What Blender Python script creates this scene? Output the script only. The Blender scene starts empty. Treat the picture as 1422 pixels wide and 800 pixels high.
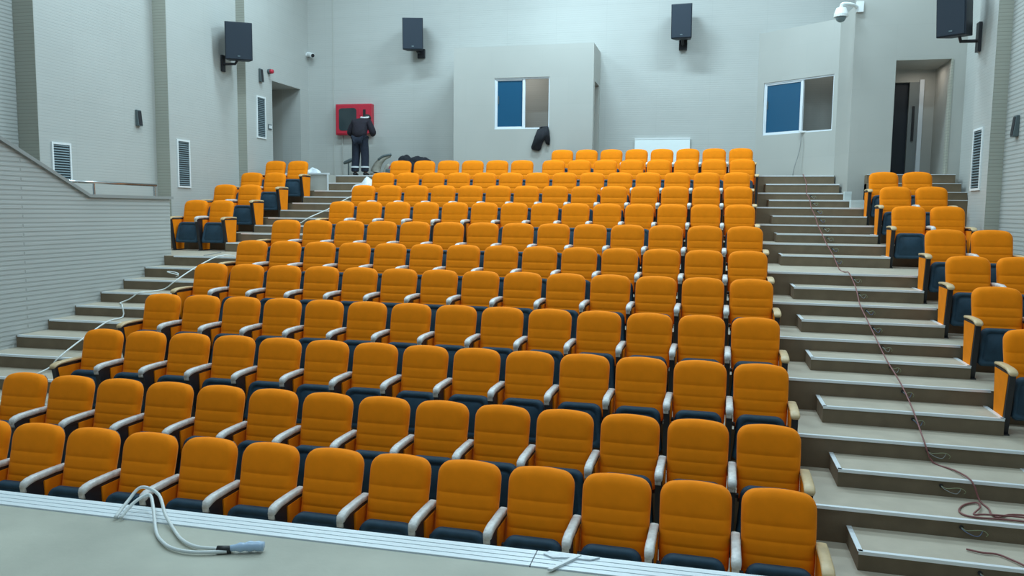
import bpy, bmesh, math, random
from mathutils import Vector, Matrix
random.seed(7)
C = bpy.context.scene.collection
PI = math.pi

# ------------------------------------------------------------------ materials
def new_mat(name):
    m = bpy.data.materials.new(name); m.use_nodes = True
    nt = m.node_tree; b = nt.nodes['Principled BSDF']
    return m, nt, b

def plain(name, col, rough=.6, metal=0., noise=0., scale=12., bump=0., bscale=60., spec=.5, sheen=0.):
    m, nt, b = new_mat(name)
    b.inputs['Roughness'].default_value = rough
    b.inputs['Metallic'].default_value = metal
    b.inputs['Specular IOR Level'].default_value = spec
    if sheen:
        b.inputs['Sheen Weight'].default_value = sheen
        b.inputs['Sheen Roughness'].default_value = .4
        b.inputs['Sheen Tint'].default_value = (1, .75, .35, 1)
    tc = nt.nodes.new('ShaderNodeTexCoord')
    if noise:
        n = nt.nodes.new('ShaderNodeTexNoise'); n.inputs['Scale'].default_value = scale; n.inputs['Detail'].default_value = 4
        r = nt.nodes.new('ShaderNodeValToRGB')
        r.color_ramp.elements[0].position = .3; r.color_ramp.elements[1].position = .7
        r.color_ramp.elements[0].color = tuple(c*(1-noise) for c in col)+(1,)
        r.color_ramp.elements[1].color = tuple(min(1, c*(1+noise)) for c in col)+(1,)
        nt.links.new(tc.outputs['Object'], n.inputs['Vector']); nt.links.new(n.outputs['Fac'], r.inputs['Fac'])
        nt.links.new(r.outputs['Color'], b.inputs['Base Color'])
    else:
        b.inputs['Base Color'].default_value = tuple(col)+(1,)
    if bump:
        n2 = nt.nodes.new('ShaderNodeTexNoise'); n2.inputs['Scale'].default_value = bscale; n2.inputs['Detail'].default_value = 3
        bp = nt.nodes.new('ShaderNodeBump'); bp.inputs['Strength'].default_value = bump; bp.inputs['Distance'].default_value = .01
        nt.links.new(tc.outputs['Object'], n2.inputs['Vector']); nt.links.new(n2.outputs['Fac'], bp.inputs['Height'])
        nt.links.new(bp.outputs['Normal'], b.inputs['Normal'])
    return m

def tiled_wall(name, c1, c2, mortar, bw, bh, msize, bump=.3, rough=.55, big=None):
    """fine horizontal mosaic cladding; u runs along the wall (x+y), v is height"""
    m, nt, b = new_mat(name)
    b.inputs['Roughness'].default_value = rough
    tc = nt.nodes.new('ShaderNodeTexCoord'); sp = nt.nodes.new('ShaderNodeSeparateXYZ')
    ad = nt.nodes.new('ShaderNodeMath'); ad.operation = 'ADD'
    cb = nt.nodes.new('ShaderNodeCombineXYZ')
    nt.links.new(tc.outputs['Object'], sp.inputs[0])
    nt.links.new(sp.outputs['X'], ad.inputs[0]); nt.links.new(sp.outputs['Y'], ad.inputs[1])
    nt.links.new(ad.outputs[0], cb.inputs['X']); nt.links.new(sp.outputs['Z'], cb.inputs['Y'])
    br = nt.nodes.new('ShaderNodeTexBrick')
    br.inputs['Color1'].default_value = c1+(1,); br.inputs['Color2'].default_value = c2+(1,); br.inputs['Mortar'].default_value = mortar+(1,)
    br.inputs['Scale'].default_value = 1; br.inputs['Mortar Size'].default_value = msize; br.inputs['Mortar Smooth'].default_value = .3
    br.inputs['Brick Width'].default_value = bw; br.inputs['Row Height'].default_value = bh
    nt.links.new(cb.outputs[0], br.inputs['Vector'])
    col = br.outputs['Color']
    ns = nt.nodes.new('ShaderNodeTexNoise'); ns.inputs['Scale'].default_value = .6; ns.inputs['Detail'].default_value = 3
    nt.links.new(tc.outputs['Object'], ns.inputs['Vector'])
    mr = nt.nodes.new('ShaderNodeMapRange'); mr.inputs['To Min'].default_value = .9; mr.inputs['To Max'].default_value = 1.08
    nt.links.new(ns.outputs['Fac'], mr.inputs['Value'])
    mx = nt.nodes.new('ShaderNodeMix'); mx.data_type = 'RGBA'; mx.blend_type = 'MULTIPLY'; mx.inputs['Factor'].default_value = 1
    nt.links.new(col, mx.inputs[6]); nt.links.new(mr.outputs[0], mx.inputs[7])
    out = mx.outputs[2]
    if big:   # larger panel joints on top of the mosaic
        b2 = nt.nodes.new('ShaderNodeTexBrick'); b2.inputs['Scale'].default_value = 1
        b2.offset = 0
        b2.inputs['Color1'].default_value = (1, 1, 1, 1); b2.inputs['Color2'].default_value = (.985, .985, .985, 1); b2.inputs['Mortar'].default_value = (.94, .94, .94, 1)
        b2.inputs['Brick Width'].default_value = big[0]; b2.inputs['Row Height'].default_value = big[1]; b2.inputs['Mortar Size'].default_value = .006
        nt.links.new(cb.outputs[0], b2.inputs['Vector'])
        m2 = nt.nodes.new('ShaderNodeMix'); m2.data_type = 'RGBA'; m2.blend_type = 'MULTIPLY'; m2.inputs['Factor'].default_value = 1
        nt.links.new(out, m2.inputs[6]); nt.links.new(b2.outputs['Color'], m2.inputs[7]); out = m2.outputs[2]
    nt.links.new(out, b.inputs['Base Color'])
    bp = nt.nodes.new('ShaderNodeBump'); bp.inputs['Strength'].default_value = bump; bp.inputs['Distance'].default_value = .01; bp.invert = True
    nt.links.new(br.outputs['Fac'], bp.inputs['Height']); nt.links.new(bp.outputs['Normal'], b.inputs['Normal'])
    return m

def emit(name, col, s):
    m, nt, b = new_mat(name)
    b.inputs['Base Color'].default_value = col+(1,)
    b.inputs['Emission Color'].default_value = col+(1,); b.inputs['Emission Strength'].default_value = s
    return m

M = {}
M['wall'] = tiled_wall('wall_cladding', (.485, .488, .462), (.475, .478, .452), (.455, .458, .435), 60, .05, .006, .25, big=(1.2, .6))
M['wall_near'] = tiled_wall('wall_ribbed_cladding', (.47, .475, .455), (.455, .46, .44), (.375, .38, .36), 60, .062, .014, .7)
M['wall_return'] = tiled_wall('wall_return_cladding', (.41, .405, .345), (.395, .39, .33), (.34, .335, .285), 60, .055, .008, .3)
M['booth'] = tiled_wall('booth_cladding', (.45, .445, .412), (.44, .435, .402), (.425, .42, .39), 1.2, .6, .004, .1)
M['booth_in'] = plain('booth_inner_plaster', (.45, .42, .36), .8, noise=.05)
M['ceiling'] = plain('ceiling_white', (.75, .75, .74), .9)
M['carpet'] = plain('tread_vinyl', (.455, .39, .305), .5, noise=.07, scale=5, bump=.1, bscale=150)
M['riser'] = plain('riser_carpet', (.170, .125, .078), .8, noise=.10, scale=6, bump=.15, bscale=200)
M['stage'] = plain('stage_vinyl', (.42, .408, .335), .6, noise=.12, scale=2.2, bump=.08, bscale=40)
M['alu'] = plain('nosing_aluminium', (.86, .89, .92), .38, metal=.35)
M['alu_strip'] = plain('white_edge_profile', (.74, .78, .80), .35, metal=.1)
M['orange'] = plain('orange_fabric', (.93, .242, .003), .85, noise=.05, scale=9, bump=.12, bscale=350, spec=.15, sheen=.12)
M['orange_side'] = plain('orange_side_fabric', (.88, .235, .004), .85, noise=.05, scale=9, bump=.12, bscale=350, spec=.15)
M['navy'] = plain('navy_fabric', (.025, .057, .088), .65, noise=.12, scale=14, bump=.1, bscale=300, spec=.25)
M['black'] = plain('black_steel', (.014, .014, .018), .5)
M['shell'] = plain('dark_plastic_shell', (.06, .055, .06), .55)
M['wrapped'] = plain('film_wrapped_wood', (.66, .63, .605), .4, noise=.14, scale=26, bump=.4, bscale=45)
M['wood'] = plain('beech_wood', (.60, .43, .235), .42, noise=.10, scale=18)
M['spk'] = plain('speaker_cabinet', (.013, .02, .032), .55)
M['grille'] = plain('speaker_grille', (.018, .03, .048), .65, bump=.4, bscale=180)
M['steel'] = plain('stainless_steel', (.62, .63, .64), .22, metal=1)
M['white'] = plain('white_plastic', (.78, .80, .80), .4)
M['board'] = plain('white_board', (.84, .90, .90), .35)
M['grey'] = plain('grey_plastic', (.09, .115, .12), .5)
M['slat'] = plain('grille_slat', (.20, .26, .28), .4, metal=.3)
M['duct'] = plain('duct_dark', (.06, .085, .10), .8)
M['red'] = plain('red_paint', (.52, .02, .045), .4)
M['darkglass'] = plain('dark_glass', (.03, .045, .05), .12)
M['blueglass'] = plain('blue_filmed_glass', (.012, .085, .17), .18)
M['frame'] = plain('window_alu_frame', (.72, .76, .80), .4)
M['cable_w'] = plain('white_cable_pvc', (.70, .72, .70), .4)
M['cable_r'] = plain('red_cable_pvc', (.22, .075, .07), .5)
M['cable_g'] = plain('thin_grey_cable', (.30, .31, .30), .5)
M['cable_y'] = plain('wire_yellow_green', (.26, .28, .16), .5)
M['cable_b'] = plain('wire_blue', (.14, .19, .33), .5)
M['tape'] = plain('black_tape', (.02, .02, .02), .5)
M['plug'] = plain('clear_blue_plug', (.45, .58, .75), .15)
M['cloth'] = plain('black_cloth', (.012, .014, .02), .9, noise=.3, scale=20, bump=.5, bscale=30)
M['jacket'] = plain('navy_jacket', (.011, .008, .016), .85, noise=.3, scale=18, bump=.3, bscale=25)
M['trousers'] = plain('navy_trousers', (.008, .013, .028), .85, noise=.25, scale=18, bump=.3, bscale=25)
M['reflect'] = plain('reflective_band', (.62, .66, .68), .4)
M['skin'] = plain('skin', (.42, .24, .17), .6)
M['hair'] = plain('dark_hair', (.015, .012, .012), .7)
M['sack'] = plain('beige_sack', (.33, .31, .26), .85, noise=.2, scale=12, bump=.5, bscale=18)
M['sheet'] = plain('white_plastic_sheet', (.78, .82, .85), .3, bump=.6, bscale=25)
M['corridor_dark'] = plain('painted_corridor_dark', (.012, .018, .028), .6)  # near-black colour standing in for the unlit corridor
M['greydoor'] = plain('grey_door', (.20, .22, .22), .5)
M['carton'] = plain('white_carton', (.60, .66, .66), .6)
M['lamp'] = emit('light_panel', (.85, .97, 1.0), 3)

# ------------------------------------------------------------------ mesh helpers
def obj(name, bm, mat, parent=None, smooth=False, loc=None):
    me = bpy.data.meshes.new(name)
    bm.normal_update(); bm.to_mesh(me); bm.free()
    o = bpy.data.objects.new(name, me); C.objects.link(o)
    for m in (mat if isinstance(mat, (list, tuple)) else [mat]): me.materials.append(m)
    if smooth:
        for p in me.polygons: p.use_smooth = True
    if parent is not None: o.parent = parent
    if loc is not None: o.location = loc
    return o

def tag(o, label, cat, group=None):
    o['label'] = label; o['category'] = cat
    if group: o['group'] = group
    return o

def struct(o): o['kind'] = 'structure'; return o

def thing(name, label, cat, loc=(0, 0, 0), rz=0, group=None):
    o = bpy.data.objects.new(name, None); o.empty_display_size = .1; C.objects.link(o)
    o.location = loc; o.rotation_euler = (0, 0, rz)
    return tag(o, label, cat, group)

def box(bm, x0, x1, y0, y1, z0, z1, mi=0, top=None):
    v = [bm.verts.new(p) for p in [(x0, y0, z0), (x1, y0, z0), (x1, y1, z0), (x0, y1, z0), (x0, y0, z1), (x1, y0, z1), (x1, y1, z1), (x0, y1, z1)]]
    for i, f in enumerate([(0, 3, 2, 1), (4, 5, 6, 7), (0, 1, 5, 4), (1, 2, 6, 5), (2, 3, 7, 6), (3, 0, 4, 7)]):
        fc = bm.faces.new([v[k] for k in f]); fc.material_index = mi
        if i == 1 and top is not None: fc.material_index = top
    return v

def bevel_all(bm, off, seg=2):
    bmesh.ops.bevel(bm, geom=list(bm.edges), offset=off, segments=seg, profile=.6, affect='EDGES')

def bbox_bm(x0, x1, y0, y1, z0, z1, bev=0, seg=2):
    bm = bmesh.new(); box(bm, x0, x1, y0, y1, z0, z1)
    if bev: bevel_all(bm, bev, seg)
    return bm

def prism(bm, pts, axis, a, b, mi=0):
    """polygon pts (2D) extruded between a and b along axis ('x','y','z')"""
    def P(p, t): return {'x': (t, p[0], p[1]), 'y': (p[0], t, p[1]), 'z': (p[0], p[1], t)}[axis]
    A = [bm.verts.new(P(p, a)) for p in pts]; B = [bm.verts.new(P(p, b)) for p in pts]
    n = len(pts)
    fs = [bm.faces.new(A[::-1]), bm.faces.new(B)]
    for i in range(n): fs.append(bm.faces.new([A[i], A[(i+1) % n], B[(i+1) % n], B[i]]))
    for f in fs: f.material_index = mi
    bmesh.ops.recalc_face_normals(bm, faces=fs)

def catmull(pts, n=6):
    P = [Vector(p) for p in pts]; out = []
    for i in range(len(P)-1):
        p0 = P[max(i-1, 0)]; p1 = P[i]; p2 = P[i+1]; p3 = P[min(i+2, len(P)-1)]
        for k in range(n):
            t = k/n
            out.append(.5*((2*p1)+(p2-p0)*t+(2*p0-5*p1+4*p2-p3)*t*t+(3*p1-p0-3*p2+p3)*t**3))
    out.append(P[-1]); return out

def tube(bm, pts, r, n=6, smoothpath=0, cap=True):
    P = catmull(pts, smoothpath) if smoothpath else [Vector(p) for p in pts]
    rings = []; up = Vector((0, 0, 1))
    for i, p in enumerate(P):
        d = (P[min(i+1, len(P)-1)]-P[max(i-1, 0)])
        if d.length < 1e-6: d = Vector((0, 1, 0))
        d.normalize()
        a = d.cross(up)
        if a.length < .05: a = d.cross(Vector((1, 0, 0)))
        a.normalize(); b = a.cross(d)
        rr = r(i/(len(P)-1)) if callable(r) else r
        rings.append([bm.verts.new(p+a*math.cos(2*PI*k/n)*rr+b*math.sin(2*PI*k/n)*rr) for k in range(n)])
    for i in range(len(rings)-1):
        for k in range(n):
            bm.faces.new([rings[i][k], rings[i][(k+1) % n], rings[i+1][(k+1) % n], rings[i+1][k]])
    if cap: bm.faces.new(rings[0][::-1]); bm.faces.new(rings[-1])

def cyl(bm, c, r, h, axis='z', n=16, r2=None):
    r2 = r if r2 is None else r2
    mat = {'z': Matrix(), 'x': Matrix.Rotation(PI/2, 4, 'Y'), 'y': Matrix.Rotation(-PI/2, 4, 'X')}[axis]
    bmesh.ops.create_cone(bm, cap_ends=True, segments=n, radius1=r, radius2=r2, depth=h, matrix=Matrix.Translation(c) @ mat)

def ball(bm, c, r, s=(1, 1, 1), u=12, v=8):
    bmesh.ops.create_uvsphere(bm, u_segments=u, v_segments=v, radius=r, matrix=Matrix.Translation(c) @ Matrix.Diagonal((*s, 1)))

# ------------------------------------------------------------------ measured layout of the hall
# axes: x along the rows (right), y away from the stage, z up; the eye is the origin
CUR, XC = .0031, -3.4
def cur(x): return -CUR*(x-XC)**2
ROWY = [0, 5.628, 6.625, 7.721, 8.759, 9.782, 10.823, 11.839, 13.887, 14.871, 15.869, 16.878, 17.891]
FL = [0, -2.834, -2.649, -2.360, -2.059, -1.736, -1.456, -1.156, -.833, -.501, -.208, .102, .394, .78]
NOS = [0, 3.6, 5.76, 6.741, 7.779, 8.802, 9.843, 10.859, 11.857, 13.891, 14.889, 15.898, 16.911, 17.905]
XR = .55
LX0, LX1 = -8.90, -6.93          # left aisle
RX0, RX1 = .90, 2.79             # right aisle
STEPX0 = 1.19
BACK = 19.2

def curved_slab(x0, x1, ya, yb, z0, z1, n=None, mats=True):
    n = n or max(2, int((x1-x0)/.7))
    bm = bmesh.new(); cols = []
    for i in range(n+1):
        x = x0+(x1-x0)*i/n; c = cur(x)
        cols.append([bm.verts.new((x, ya+c, z0)), bm.verts.new((x, yb+c if yb < 18.5 else yb, z0)), bm.verts.new((x, yb+c if yb < 18.5 else yb, z1)), bm.verts.new((x, ya+c, z1))])
    for i in range(n):
        a, b = cols[i], cols[i+1]
        for k, mi in ((0, 0), (1, 0), (2, 1), (3, 0)):
            f = bm.faces.new([a[k], a[(k+1) % 4], b[(k+1) % 4], b[k]]); f.material_index = mi
    bm.faces.new(cols[0]); bm.faces.new(cols[-1][::-1])
    bmesh.ops.recalc_face_normals(bm, faces=list(bm.faces))
    return bm

def nosing(name, x0, x1, y, z, parent, ends=0, yback=0, w=.032, t=.006):
    """aluminium edge profile along the front edge (and the side edges) of a tread"""
    n = max(1, int((x1-x0)/.5)); bm = bmesh.new()
    for i in range(n):
        a = x0+(x1-x0)*i/n; b = x0+(x1-x0)*(i+1)/n
        ca, cb = cur(a), cur(b)
        for (p, q, z0, z1) in ((-.006, w, z, z+t), (-.006, 0, z-.02, z)):
            v = [bm.verts.new(k) for k in [(a, y+ca+p, z0), (b, y+cb+p, z0), (b, y+cb+q, z0), (a, y+ca+q, z0), (a, y+ca+p, z1), (b, y+cb+p, z1), (b, y+cb+q, z1), (a, y+ca+q, z1)]]
            for f in [(0, 3, 2, 1), (4, 5, 6, 7), (0, 1, 5, 4), (1, 2, 6, 5), (2, 3, 7, 6), (3, 0, 4, 7)]: bm.faces.new([v[k] for k in f])
    if ends & 1: box(bm, x0-.006, x0+w, y+cur(x0), yback+cur(x0), z, z+t)
    if ends & 2: box(bm, x1-w, x1+.006, y+cur(x1), yback+cur(x1), z, z+t)
    return obj(name, bm, M['alu'], parent)

# ------------------------------------------------------------------ floors, platforms and steps
struct(obj('floor', bbox_bm(-11.2, 5.2, 3.2, 20.5, -3.0, FL[1]), M['carpet']))
for r in range(2, 13):
    xa, xb = (-8.9, 4.3) if r < 8 else (-10.6, 4.08)
    if r in (9, 10, 11): xb = 4.68
    if r == 8: xb = 4.09
    if r in (9, 10, 11, 12): xa = -10.08
    if r == 9: xa = -10.3
    if r == 10: xa = -10.3
    if r == 12: xb = 2.64
    yb = NOS[r+1] if r < 12 else BACK
    xa_ = -10.08 if r >= 11 else xa
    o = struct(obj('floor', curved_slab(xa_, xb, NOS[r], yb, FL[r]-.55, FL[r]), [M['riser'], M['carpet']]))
    nosing('nosing_trim', RX0-.02, (RX1+.02 if r < 12 else 2.6), NOS[r], FL[r], o)
    nosing('nosing_trim', LX0+.02, LX1, NOS[r], FL[r], o) if r < 8 else nosing('nosing_trim', -8.72, LX1, NOS[r], FL[r], o)
# half steps in both aisles
for r in range(1, 13):
    z = (FL[r]+FL[r+1])/2
    if r == 1: continue
    ya = NOS[r+1]-.5; yb = NOS[r+1]
    xb = RX1-.01 if r < 11 else (2.72 if r == 11 else 2.60)
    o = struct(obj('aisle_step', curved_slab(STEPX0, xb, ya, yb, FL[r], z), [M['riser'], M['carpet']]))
    nosing('nosing_trim', STEPX0, xb, ya, z, o, ends=1 | (2 if r < 11 else 0), yback=yb)
    xl = LX0 if r < 8 else -8.74
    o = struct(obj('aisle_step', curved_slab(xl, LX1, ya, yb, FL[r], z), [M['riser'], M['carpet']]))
    nosing('nosing_trim', xl+.02, LX1, ya, z, o)
# first half step on the ground floor at the right aisle foot
o = struct(obj('aisle_step', curved_slab(STEPX0+.03, RX1-.01, NOS[2]-.5, NOS[2], FL[1], (FL[1]+FL[2])/2), [M['riser'], M['carpet']]))
nosing('nosing_trim', STEPX0+.03, RX1-.01, NOS[2]-.5, (FL[1]+FL[2])/2, o, ends=3, yback=NOS[2])
# top landings
o = struct(obj('floor', curved_slab(.88, 2.57, NOS[13], 18.45, FL[12], FL[13]), [M['riser'], M['carpet']]))
nosing('nosing_trim', .9, 2.56, NOS[13], FL[13], o)
o = struct(obj('floor', curved_slab(-10.08, -6.3, NOS[13], BACK, FL[12], FL[13]), [M['riser'], M['carpet']]))
nosing('nosing_trim', -10.0, -6.32, NOS[13], FL[13], o)
# solid beige cheek beside the top of the left aisle, in front of the landing
o = struct(obj('wall_cheek', bbox_bm(-9.92, -8.62, 17.3, 17.72, FL[12], FL[13]), M['booth']))
obj('edge_trim', bbox_bm(-9.92, -8.60, 17.28, 17.36, FL[13], FL[13]+.04), M['alu_strip'], o)
obj('edge_trim', bbox_bm(-9.92+1.29, -8.60, 17.27, 17.30, FL[12]-.2, FL[13]), M['alu_strip'], o)
# stair up to the right rear door, beside and behind the right block
for i, (ya, z) in enumerate(((15.95, .25), (16.2, .40), (16.45, .57), (16.7, .745))):
    o = struct(obj('aisle_step', bbox_bm(3.0 if i else 4.0, 4.67-.04*i, ya, 16.94, FL[11]-.2 if i == 0 else .1, z), M['riser']))
    obj('tread', bbox_bm(3.0 if i else 4.0, 4.67-.04*i, ya, 16.94, z, z+.006), M['carpet'], o)
    obj('nosing_trim', bbox_bm(3.0 if i else 4.0, 4.67-.04*i, ya-.006, ya+.03, z+.001, z+.012), M['alu'], o)
# stage
struct(obj('floor_stage', bbox_bm(-9, 6.5, -3.5, 3.38, -3.0, -1.6), M['stage']))
bm = bmesh.new()
for (ya, yb, h) in ((3.38, 3.55, -.008), (3.385, 3.42, 0), (3.428, 3.462, 0), (3.470, 3.504, 0), (3.512, 3.55, 0)):
    box(bm, -9, -.72, ya, yb, -1.64, -1.594+h); box(bm, -.715, 6.5, ya, yb, -1.64, -1.594+h)
struct(obj('trim_stage', bm, M['alu_strip']))
struct(obj('wall_stage', bbox_bm(-9, 6.5, 3.39, 3.53, -2.83, -1.64), M['booth']))

# ------------------------------------------------------------------ walls
TOP = 7.2
def wall(name, bm, mat): return struct(obj(name, bm, mat))
bm = bmesh.new(); box(bm, -11.3, -11.0, -4, 11.0, -3, TOP); wall('wall_left', bm, M['wall_near'])
bm = bmesh.new(); box(bm, -11.3, -10.602, 11.0, 11.25, -3, TOP)
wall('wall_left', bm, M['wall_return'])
bm = bmesh.new(); box(bm, -11.3, -10.6, 11.003, 13.88, -3, TOP); wall('wall_left', bm, M['wall'])
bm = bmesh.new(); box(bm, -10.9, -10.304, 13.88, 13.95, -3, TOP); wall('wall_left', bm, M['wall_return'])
bm = bmesh.new(); box(bm, -10.9, -10.3, 13.883, 16.28, -3, TOP); wall('wall_left', bm, M['wall'])
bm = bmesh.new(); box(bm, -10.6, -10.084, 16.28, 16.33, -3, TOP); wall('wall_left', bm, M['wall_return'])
bm = bmesh.new()      # with the left door opening
box(bm, -10.6, -10.08, 16.283, 17.39, -1, TOP); box(bm, -10.6, -10.08, 18.76, BACK+.3, -1, TOP)
box(bm, -10.6, -10.08, 17.39, 18.76, 2.985, TOP); box(bm, -10.6, -10.08, 17.39, 18.76, -1, FL[13])
wall('wall_left', bm, M['wall'])
# recess behind the left doorway
bm = bmesh.new()
box(bm, -11.7, -10.6, 17.2, 17.39, .5, 3.2); box(bm, -11.7, -10.6, 18.76, 18.95, .5, 3.2); box(bm, -11.8, -11.7, 17.2, 18.95, .5, 3.2)
box(bm, -11.7, -10.6, 17.2, 18.95, 2.985, 3.2); box(bm, -11.7, -10.08, 17.39, 18.76, .5, FL[13])
o = wall('door_1', bm, M['booth'])
# back wall
bm = bmesh.new(); box(bm, -10.6, 5.2, BACK, BACK+.3, -1, TOP); wall('wall_back', bm, M['wall'])
bm = bbox_bm(-9.40, -9.37, BACK-.012, BACK, FL[13], TOP); wall('trim_1', bm, M['booth'])
# right walls
bm = bmesh.new(); box(bm, 4.3, 4.7, 3.56, 13.45, -3, TOP); wall('wall_right', bm, M['wall_near'])
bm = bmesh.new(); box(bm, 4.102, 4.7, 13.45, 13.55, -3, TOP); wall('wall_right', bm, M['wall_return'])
bm = bmesh.new(); box(bm, 4.1, 5.0, 13.453, 14.3, -3, TOP); wall('wall_right', bm, M['wall'])
bm = bmesh.new(); box(bm, 4.68, 5.1, 14.3, 16.95, -3, TOP); wall('wall_right', bm, M['wall'])
# frontal right wall with the door opening
bm = bmesh.new(); W0, W1 = 16.95, 17.10; DX0, DX1, DZ = 3.46, 4.455, 2.935
box(bm, 2.69, DX0, W0, W1, 0, TOP); box(bm, DX1, 5.1, W0, W1, 0, TOP); box(bm, DX0, DX1, W0, W1, DZ, TOP); box(bm, DX0, DX1, W0, W1, 0, .75)
wall('wall_rear_right', bm, M['booth'])
bm = bmesh.new()      # little vestibule behind it
box(bm, 3.0, DX0, W1, 18.4, .5, 3.3); box(bm, DX1, 4.8, W1, 18.4, .5, 3.3)
box(bm, DX0, DX1, W1, 18.4, DZ, 3.3); box(bm, DX0, DX1, W1, 18.4, .5, .75)
box(bm, 4.24, DX1, 18.12, 18.4, .75, DZ); box(bm, DX0, 4.24, 18.12, 18.4, 2.69, DZ)
o = wall('door_2', bm, M['booth'])
obj('corridor_dark_sheet', bbox_bm(DX0, 3.99, 18.22, 18.26, .75, 2.69), M['corridor_dark'], o)  # flat sheet, corridor darkness put into its colour
obj('door_leaf', bbox_bm(3.98, 4.17, 18.12, 18.2, .75, 2.69), M['greydoor'], o)
obj('door_frame', bbox_bm(4.16, 4.24, 18.06, 18.14, .75, 2.73), M['frame'], o)
bm = bmesh.new(); box(bm, 4.05, 4.09, 18.07, 18.12, 1.5, 2.2); obj('door_handle', bm, M['black'], o)
obj('edge_strip', bbox_bm(DX1-.03, DX1+.005, W0-.012, W1, .75, DZ), M['wall_return'], o)
# projection booth
F0, F1 = 18.1, 18.22
wx0, wx1, wz0, wz1 = -4.815, -3.525, 1.853, 3.01
bm = bmesh.new()
box(bm, -5.8, wx0, F0, F1, FL[12], 3.72); box(bm, wx1, -2.53, F0, F1, FL[12], 3.72)
box(bm, wx0, wx1, F0, F1, FL[12], wz0); box(bm, wx0, wx1, F0, F1, wz1, 3.72)
box(bm, -5.8, -5.68, F1, BACK, FL[12], 3.72)
box(bm, -2.65, -2.53, F1, 18.32, FL[12], 3.72); box(bm, -2.65, -2.53, 19.05, BACK, FL[12], 3.72); box(bm, -2.65, -2.53, 18.32, 19.05, 2.92, 3.72)
box(bm, -5.68, -2.65, F1, BACK, 3.6, 3.72)
wall('wall_booth', bm, M['booth'])
def window(name, x0, x1, z0, z1, y, parent_rot=None, mull=None):
    """sliding window: blue-filmed left sash, right sash slid open"""
    root = bpy.data.objects.new(name, None); C.objects.link(root); struct(root)
    xm = mull if mull else (x0+x1)/2
    bm = bmesh.new(); f = .032
    box(bm, x0, x1, y+.02, y+.10, z0, z0+.03); box(bm, x0, x1, y+.02, y+.10, z1-.03, z1)
    box(bm, x0, x0+f, y+.02, y+.10, z0+.03, z1-.03); box(bm, x1-.025, x1, y+.02, y+.10, z0+.03, z1-.03)
    obj('window_frame', bm, M['frame'], root)
    bm = bmesh.new(); a, b, c, d = x0+f, xm+.03, z0+.03, z1-.03
    box(bm, a, a+.03, y+.035, y+.075, c, d); box(bm, b-.06, b, y+.03, y+.08, c, d); box(bm, a+.03, b-.07, y+.035, y+.075, c, c+.03); box(bm, a+.03, b-.07, y+.035, y+.075, d-.03, d)
    obj('sash', bm, M['frame'], root)
    obj('pane', bbox_bm(a+.03, b-.07, y+.05, y+.06, c+.03, d-.03), M['blueglass'], root)
    obj('handle', bbox_bm(a+.045, a+.065, y+.03, y+.05, (c+d)/2, (c+d)/2+.18, .004), M['grey'], root)
    return root
window('window_1', wx0, wx1, wz0, wz1, F0, mull=-4.13)
# second booth: oblique wall with its own window
A = Vector((1.05, 19.2, 0)); B = Vector((2.58, 18.0, 0)); d = (B-A); LEN = d.length; ang = math.atan2(d.y, d.x)
t0, t1, tz0, tz1 = .165, 1.855, 1.73, 2.89
bm = bmesh.new()
box(bm, 0, t0, 0, .12, FL[12], 4.0); box(bm, t1, LEN, 0, .12, FL[12], 4.0); box(bm, t0, t1, 0, .12, FL[12], tz0); box(bm, t0, t1, 0, .12, tz1, 4.0)
o = wall('wall_oblique', bm, M['booth']); o.location = A; o.rotation_euler = (0, 0, ang)
Q = Vector((2.69, 16.95, 0)); d2 = Q-B
bm = bmesh.new(); box(bm, 0, d2.length, 0, .12, FL[11], 4.0); o = wall('wall_oblique', bm, M['booth']); o.location = B; o.rotation_euler = (0, 0, math.atan2(d2.y, d2.x))
bm = bmesh.new(); prism(bm, [(1.07, BACK), (2.58, 18.02), (2.70, 17.0), (2.85, 17.0), (2.85, BACK)], 'z', 3.86, 3.995); wall('ceiling_booth', bm, M['booth'])
bm = bmesh.new(); box(bm, 2.80, 2.92, 17.2, BACK, 0, 3.85); wall('wall_oblique', bm, M['booth_in'])
w2 = window('window_2', t0, t1, tz0, tz1, 0, mull=1.10); w2.location = A; w2.rotation_euler = (0, 0, ang)
# parapet of the lower entrance on the left
bm = bmesh.new()
prof = [(2.5, -2.9), (2.5, 3.66), (8.47, .88), (10.1, .12), (11.95, .12), (11.95, -2.9)]
prism(bm, prof, 'x', -9.12, -8.9); o = wall('wall_parapet', bm, M['wall_near'])
bm = bmesh.new()
cap = [(2.5, 3.66), (8.47, .88), (10.1, .12), (12.0, .12), (12.0, .165), (10.11, .165), (8.48, .93), (2.5, 3.71)]
prism(bm, cap, 'x', -9.15, -8.86); obj('coping', bm, plain('coping_grey', (.30, .31, .30), .4), o)
bm = bmesh.new(); box(bm, -10.6, -9.12, 6.0, 11.86, -1.4, FL[8]); struct(obj('floor', bm, M['carpet']))
# ceiling
bm = bmesh.new(); box(bm, -11.5, 5.3, -4, BACK+.3, TOP, TOP+.2); struct(obj('ceiling', bm, M['ceiling']))

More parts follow.
